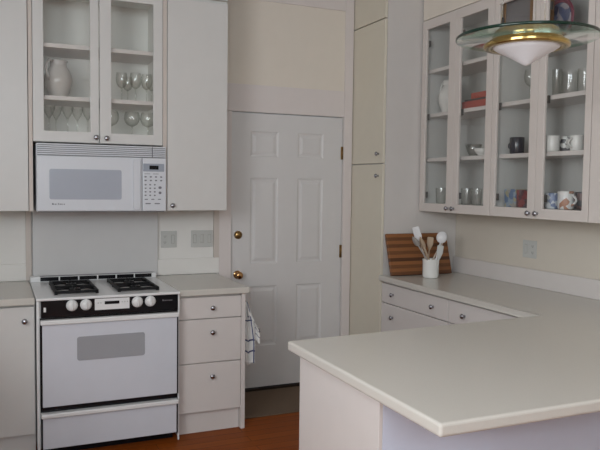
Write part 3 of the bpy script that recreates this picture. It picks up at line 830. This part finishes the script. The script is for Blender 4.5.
# books, lying flat
def book(name, label, x0, x1, y0, y1, z0, z1, cover, rot=0):
    r = thing(name, ((x0+x1)/2, (y0+y1)/2, z0), label, 'book', 'books on the shelf')
    m = MB().box(x0, x1, y0, y1, z0, z0+.004, .001).box(x0, x1, y0, y1, z1-.004, z1, .001).box(x0, x0+.005, y0, y1, z0+.004, z1-.004)
    m.build('cover', cover, r)
    MB().box(x0+.0055, x1-.006, y0+.006, y1-.006, z0+.0045, z1-.0045).build('pages', M_PAGE, r)
    r.rotation_euler.z = rot
book('book', 'thick red book lying lowest in the right-wall cabinet', 2.96, 3.15, 3.70, 3.965, Z2, Z2+.052, M_RED)
book('book', 'dark slim book lying between the two red books', 2.965, 3.14, 3.705, 3.945, Z2+.0525, Z2+.065, M_DARK)
book('book', 'smaller red book lying on top of the dark slim book', 2.965, 3.12, 3.705, 3.875, Z2+.0655, Z2+.104, M_RED)
# bowls
def bowl(name, label, loc, r, h, mat):
    return tag(MB().lathe([(.0001,0),(r*.45,0),(r*.48,.005),(r*.80,h*.45),(r,h),(r*.96,h),(r*.76,h*.5),(r*.42,.010),(.0001,.009)], loc, n=30).build(name, mat), label, 'bowl')
bowl('glass_bowl', 'clear glass bowl on the shelf under the red books', (3.02, 3.905, Z1), .058, .085, M_GLASS)
bowl('white_bowl', 'white bowl beside the glass one on the shelf under the red books', (3.0, 3.775, Z1), .065, .050, M_CERAM)
# mugs
MUGP = [(.0001,0),(.033,0),(.037,.004),(.0395,.012),(.040,.088),(.0385,.092),(.0365,.088),(.036,.012),(.0001,.009)]
def mug(label, loc, mat, rot, s=1.0, group='mugs on the shelves', name='mug'):
    r = thing(name, loc, label, 'mug', group)
    prof = [(a*s, h*s) for a, h in MUGP]
    MB().lathe(prof, loc, n=28).build('body', mat, r)
    L = Vector(loc)
    pts = [L + Vector((s*(.037+.030*math.sin(t*PI)), 0, s*(.075-.055*t))) for t in [k/8 for k in range(9)]]
    MB().tube(pts, .0055*s, 8).build('handle', mat, r)
    r.rotation_euler.z = rot
    return r
mug('navy mug on the shelf left of the mug cabinet centre', (2.985, 3.430, Z1), M_NAVY, PI*.5, 1.12)
mug('black and white mug beside the navy one', (3.03, 3.315, Z1), M_MUGK, -PI*.4, .98)
mug('white mug leftmost on the shelf of the right-hand mug door', (2.962, 3.105, Z1), M_CERAM, PI*.55, 1.02)
mug('black patterned white mug beside the plain white mug on the shelf', (3.056, 3.100, Z1), M_MUGK, PI*.1)
mug('cream straight cup at the right end of the shelf', (2.985, 2.942, Z1), M_CERAM, PI, .95)
mug('blue and white mug at the left of the bottom mug row', (2.985, 3.115, Z0), M_MUGB, PI*.5, 1.02)
mug('large white mug with orange print in the bottom mug row', (2.985, 3.010, Z0), M_MUGP, -PI*.5, 1.15)
mug('dark patterned mug at the right end of the bottom row', (3.115, 3.020, Z0), M_MUGD, PI*.15, 1.1)
# printed tins
r = tag(MB().box(2.955, 3.08, 3.395, 3.500, Z0, Z0+.112, .004).build('tea_tin', M_TIN), 'blue and yellow printed tin at the bottom of the mug cabinet', 'tin')
r = tag(MB().box(2.955, 3.08, 3.292, 3.388, Z0, Z0+.108, .004).build('tea_tin', M_TINR), 'dark red printed tin beside the blue one', 'tin')
# glasses on the upper shelf
stem('stemmed_glass', 'stemmed glass behind the lamp tip in the mug cabinet', None, WINE, .085, .031, (2.99, 3.335, Z2))
JAR = [(.0001,0),(.042,0),(.044,.006),(.044,.130)]
j0 = tumbler('beer_glass', 'left large straight glass on the shelf right of the lamp', 'beer glasses', (2.985, 3.010, Z2), JAR)
c = j0.copy(); COL.objects.link(c); c.location = (2.995, 2.905, Z2); c['label'] = 'right large straight glass on the shelf right of the lamp'
tumbler('tall_glass', 'tall narrow glass beside the large straight glasses', None, (2.99, 3.115, Z2), [(.0001,0),(.020,0),(.024,.006),(.028,.155)])
# framed picture and decorated plate on the top shelf
r = thing('framed_picture', (2.935, 3.40, Z3), 'grey wood-framed picture on the top shelf above the lamp', 'picture')
MB().ring('x', 2.925, 2.945, (3.265, 3.524, Z3, Z3+.33), (3.285, 3.504, Z3+.02, Z3+.31), .002).build('frame', M_FRAME, r)
MB().box(2.933, 2.941, 3.283, 3.506, Z3+.018, Z3+.312).build('picture', M_PICG, r)
r = thing('decorative_plate', (3.05, 3.05, Z3), 'red-rimmed plate with dark figures on the top shelf', 'plate')
pc = (3.03, 3.140, Z3+.132)
MB().lathe([(.0001,0),(.068,0),(.096,.010),(.116,.016),(.118,.018),(.115,.0195),(.094,.0135),(.067,.004),(.0001,.004)], pc, (-1,0,0), 40).build('plate_body', M_PLRIM, r)
MB().lathe([(.0001,.0042),(.067,.0042),(.092,.0138),(.088,.0148),(.067,.0062),(.0001,.0062)], (pc[0]-.0006, pc[1], pc[2]), (-1,0,0), 40).build('plate_picture', M_PLATEP, r)
MB().box(2.972, 3.004, 3.085, 3.165, Z3, Z3+.045, .004).build('plate_foot', M_PLORA, r)
MB().box(2.985, 3.003, 3.168, 3.192, Z3, Z3+.30, .002).box(3.0315, 3.046, 3.02, 3.168, Z3, Z3+.014, .002).box(3.0035, 3.046, 3.168, 3.192, Z3, Z3+.014, .002).build('plate_stand', M_FRAME, r)

# ------------------------------------------------------------------ hanging lamp
def lamp():
    c = Vector((1.900, 2.147, 2.136))
    r = thing('hanging_lamp', (c.x, c.y, ZC), 'round glass and brass lamp with a white cone hanging over the peninsula', 'lamp')
    R = .270
    MB().lathe([(.0001,0),(R-.004,0),(R-.004,.012),(.0001,.012)], c, n=96).build('glass_disc', M_DISC, r)
    MB().lathe([(R-.0035,.0001),(R-.0005,.0012),(R,.006),(R-.0005,.0108),(R-.0035,.0119)], c, n=96).build('disc_edge', M_DEDGE, r)
    # brass gallery under the glass: two stepped tiers
    MB().lathe([(.118,-.001),(.138,-.001),(.141,-.003),(.141,-.012),(.145,-.015),(.159,-.015),(.162,-.018),(.162,-.029),(.159,-.032),(.129,-.032),(.126,-.030),(.118,-.016)], c, n=72, closed=True).build('brass_ring', M_BRASS, r)
    MB().lathe([(.0001,.062),(.03,.062),(.035,.058),(.10,.045),(.118,.036),(.121,.030),(.121,.016),(.130,.0125),(.0001,.0125)], c, n=64).build('brass_cap', M_BRASS, r)
    MB().lathe([(.125,-.022),(.124,-.032),(.108,-.042),(.085,-.054),(.05,-.074),(.018,-.093),(.006,-.099),(.0001,-.100)], c, n=64).build('opal_shade', M_OPAL, r)
    for k in range(3):
        a = 2*PI*k/3 + .5
        MB().tube([c + Vector((.10*math.cos(a), .10*math.sin(a), .042)), (c.x+.04*math.cos(a), c.y+.04*math.sin(a), ZC-.02)], .0011, 6).build('cable', M_CHROME, r)
    MB().lathe([(.0001,0),(.07,0),(.07,-.012),(.055,-.025),(.0001,-.027)], (c.x, c.y, ZC-.001), n=40).build('ceiling_canopy', M_BRASS, r)
lamp()

# ------------------------------------------------------------------ light: daylight through the two windows
def area(name, loc, rot, sx, sy, e, col):
    l = bpy.data.lights.new(name, 'AREA'); l.shape = 'RECTANGLE'; l.size = sx; l.size_y = sy; l.energy = e; l.color = col
    o = bpy.data.objects.new(name, l); COL.objects.link(o); o.location = loc; o.rotation_euler = rot
    return o
area('daylight_front', ((W1[0]+W1[1])/2, YF-.16, (W1[2]+W1[3])/2), (math.radians(90), 0, 0), W1[1]-W1[0]-.1, W1[3]-W1[2]-.1, 50, (.80, .92, 1.0))
area('daylight_left', (XL-.16, (W2[0]+W2[1])/2, (W2[2]+W2[3])/2), (math.radians(90), 0, math.radians(-90)), W2[1]-W2[0]-.1, W2[3]-W2[2]-.1, 84, (.94, .975, 1.0))
w = bpy.data.worlds.new('sky'); scn.world = w; w.use_nodes = True
w.node_tree.nodes['Background'].inputs['Color'].default_value = (.75, .85, 1, 1)
w.node_tree.nodes['Background'].inputs['Strength'].default_value = .6

# ------------------------------------------------------------------ camera
f, yaw, pit, rol = 692.4134, .415234424, .0573031558, .0125037973
F = Vector((math.sin(yaw)*math.cos(pit), math.cos(yaw)*math.cos(pit), -math.sin(pit)))
R0 = Vector((math.cos(yaw), -math.sin(yaw), 0)); U0 = R0.cross(F)
rr = R0*math.cos(rol) + U0*math.sin(rol); uu = -R0*math.sin(rol) + U0*math.cos(rol)
cam = bpy.data.cameras.new('camera'); co = bpy.data.objects.new('camera', cam); COL.objects.link(co)
mw = Matrix.Identity(4)
for i in range(3): mw[i][0], mw[i][1], mw[i][2] = rr[i], uu[i], -F[i]
mw[2][3] = 1.56
co.matrix_world = mw
cam.sensor_width = 36; cam.lens = f/600*36; cam.clip_start = .05
scn.camera = co
scn.cycles.transparent_max_bounces = 32
vs = scn.view_settings
vs.view_transform = 'Standard'; vs.look = 'None'; vs.gamma = 1; vs.use_curve_mapping = False
vs.exposure = 0.18
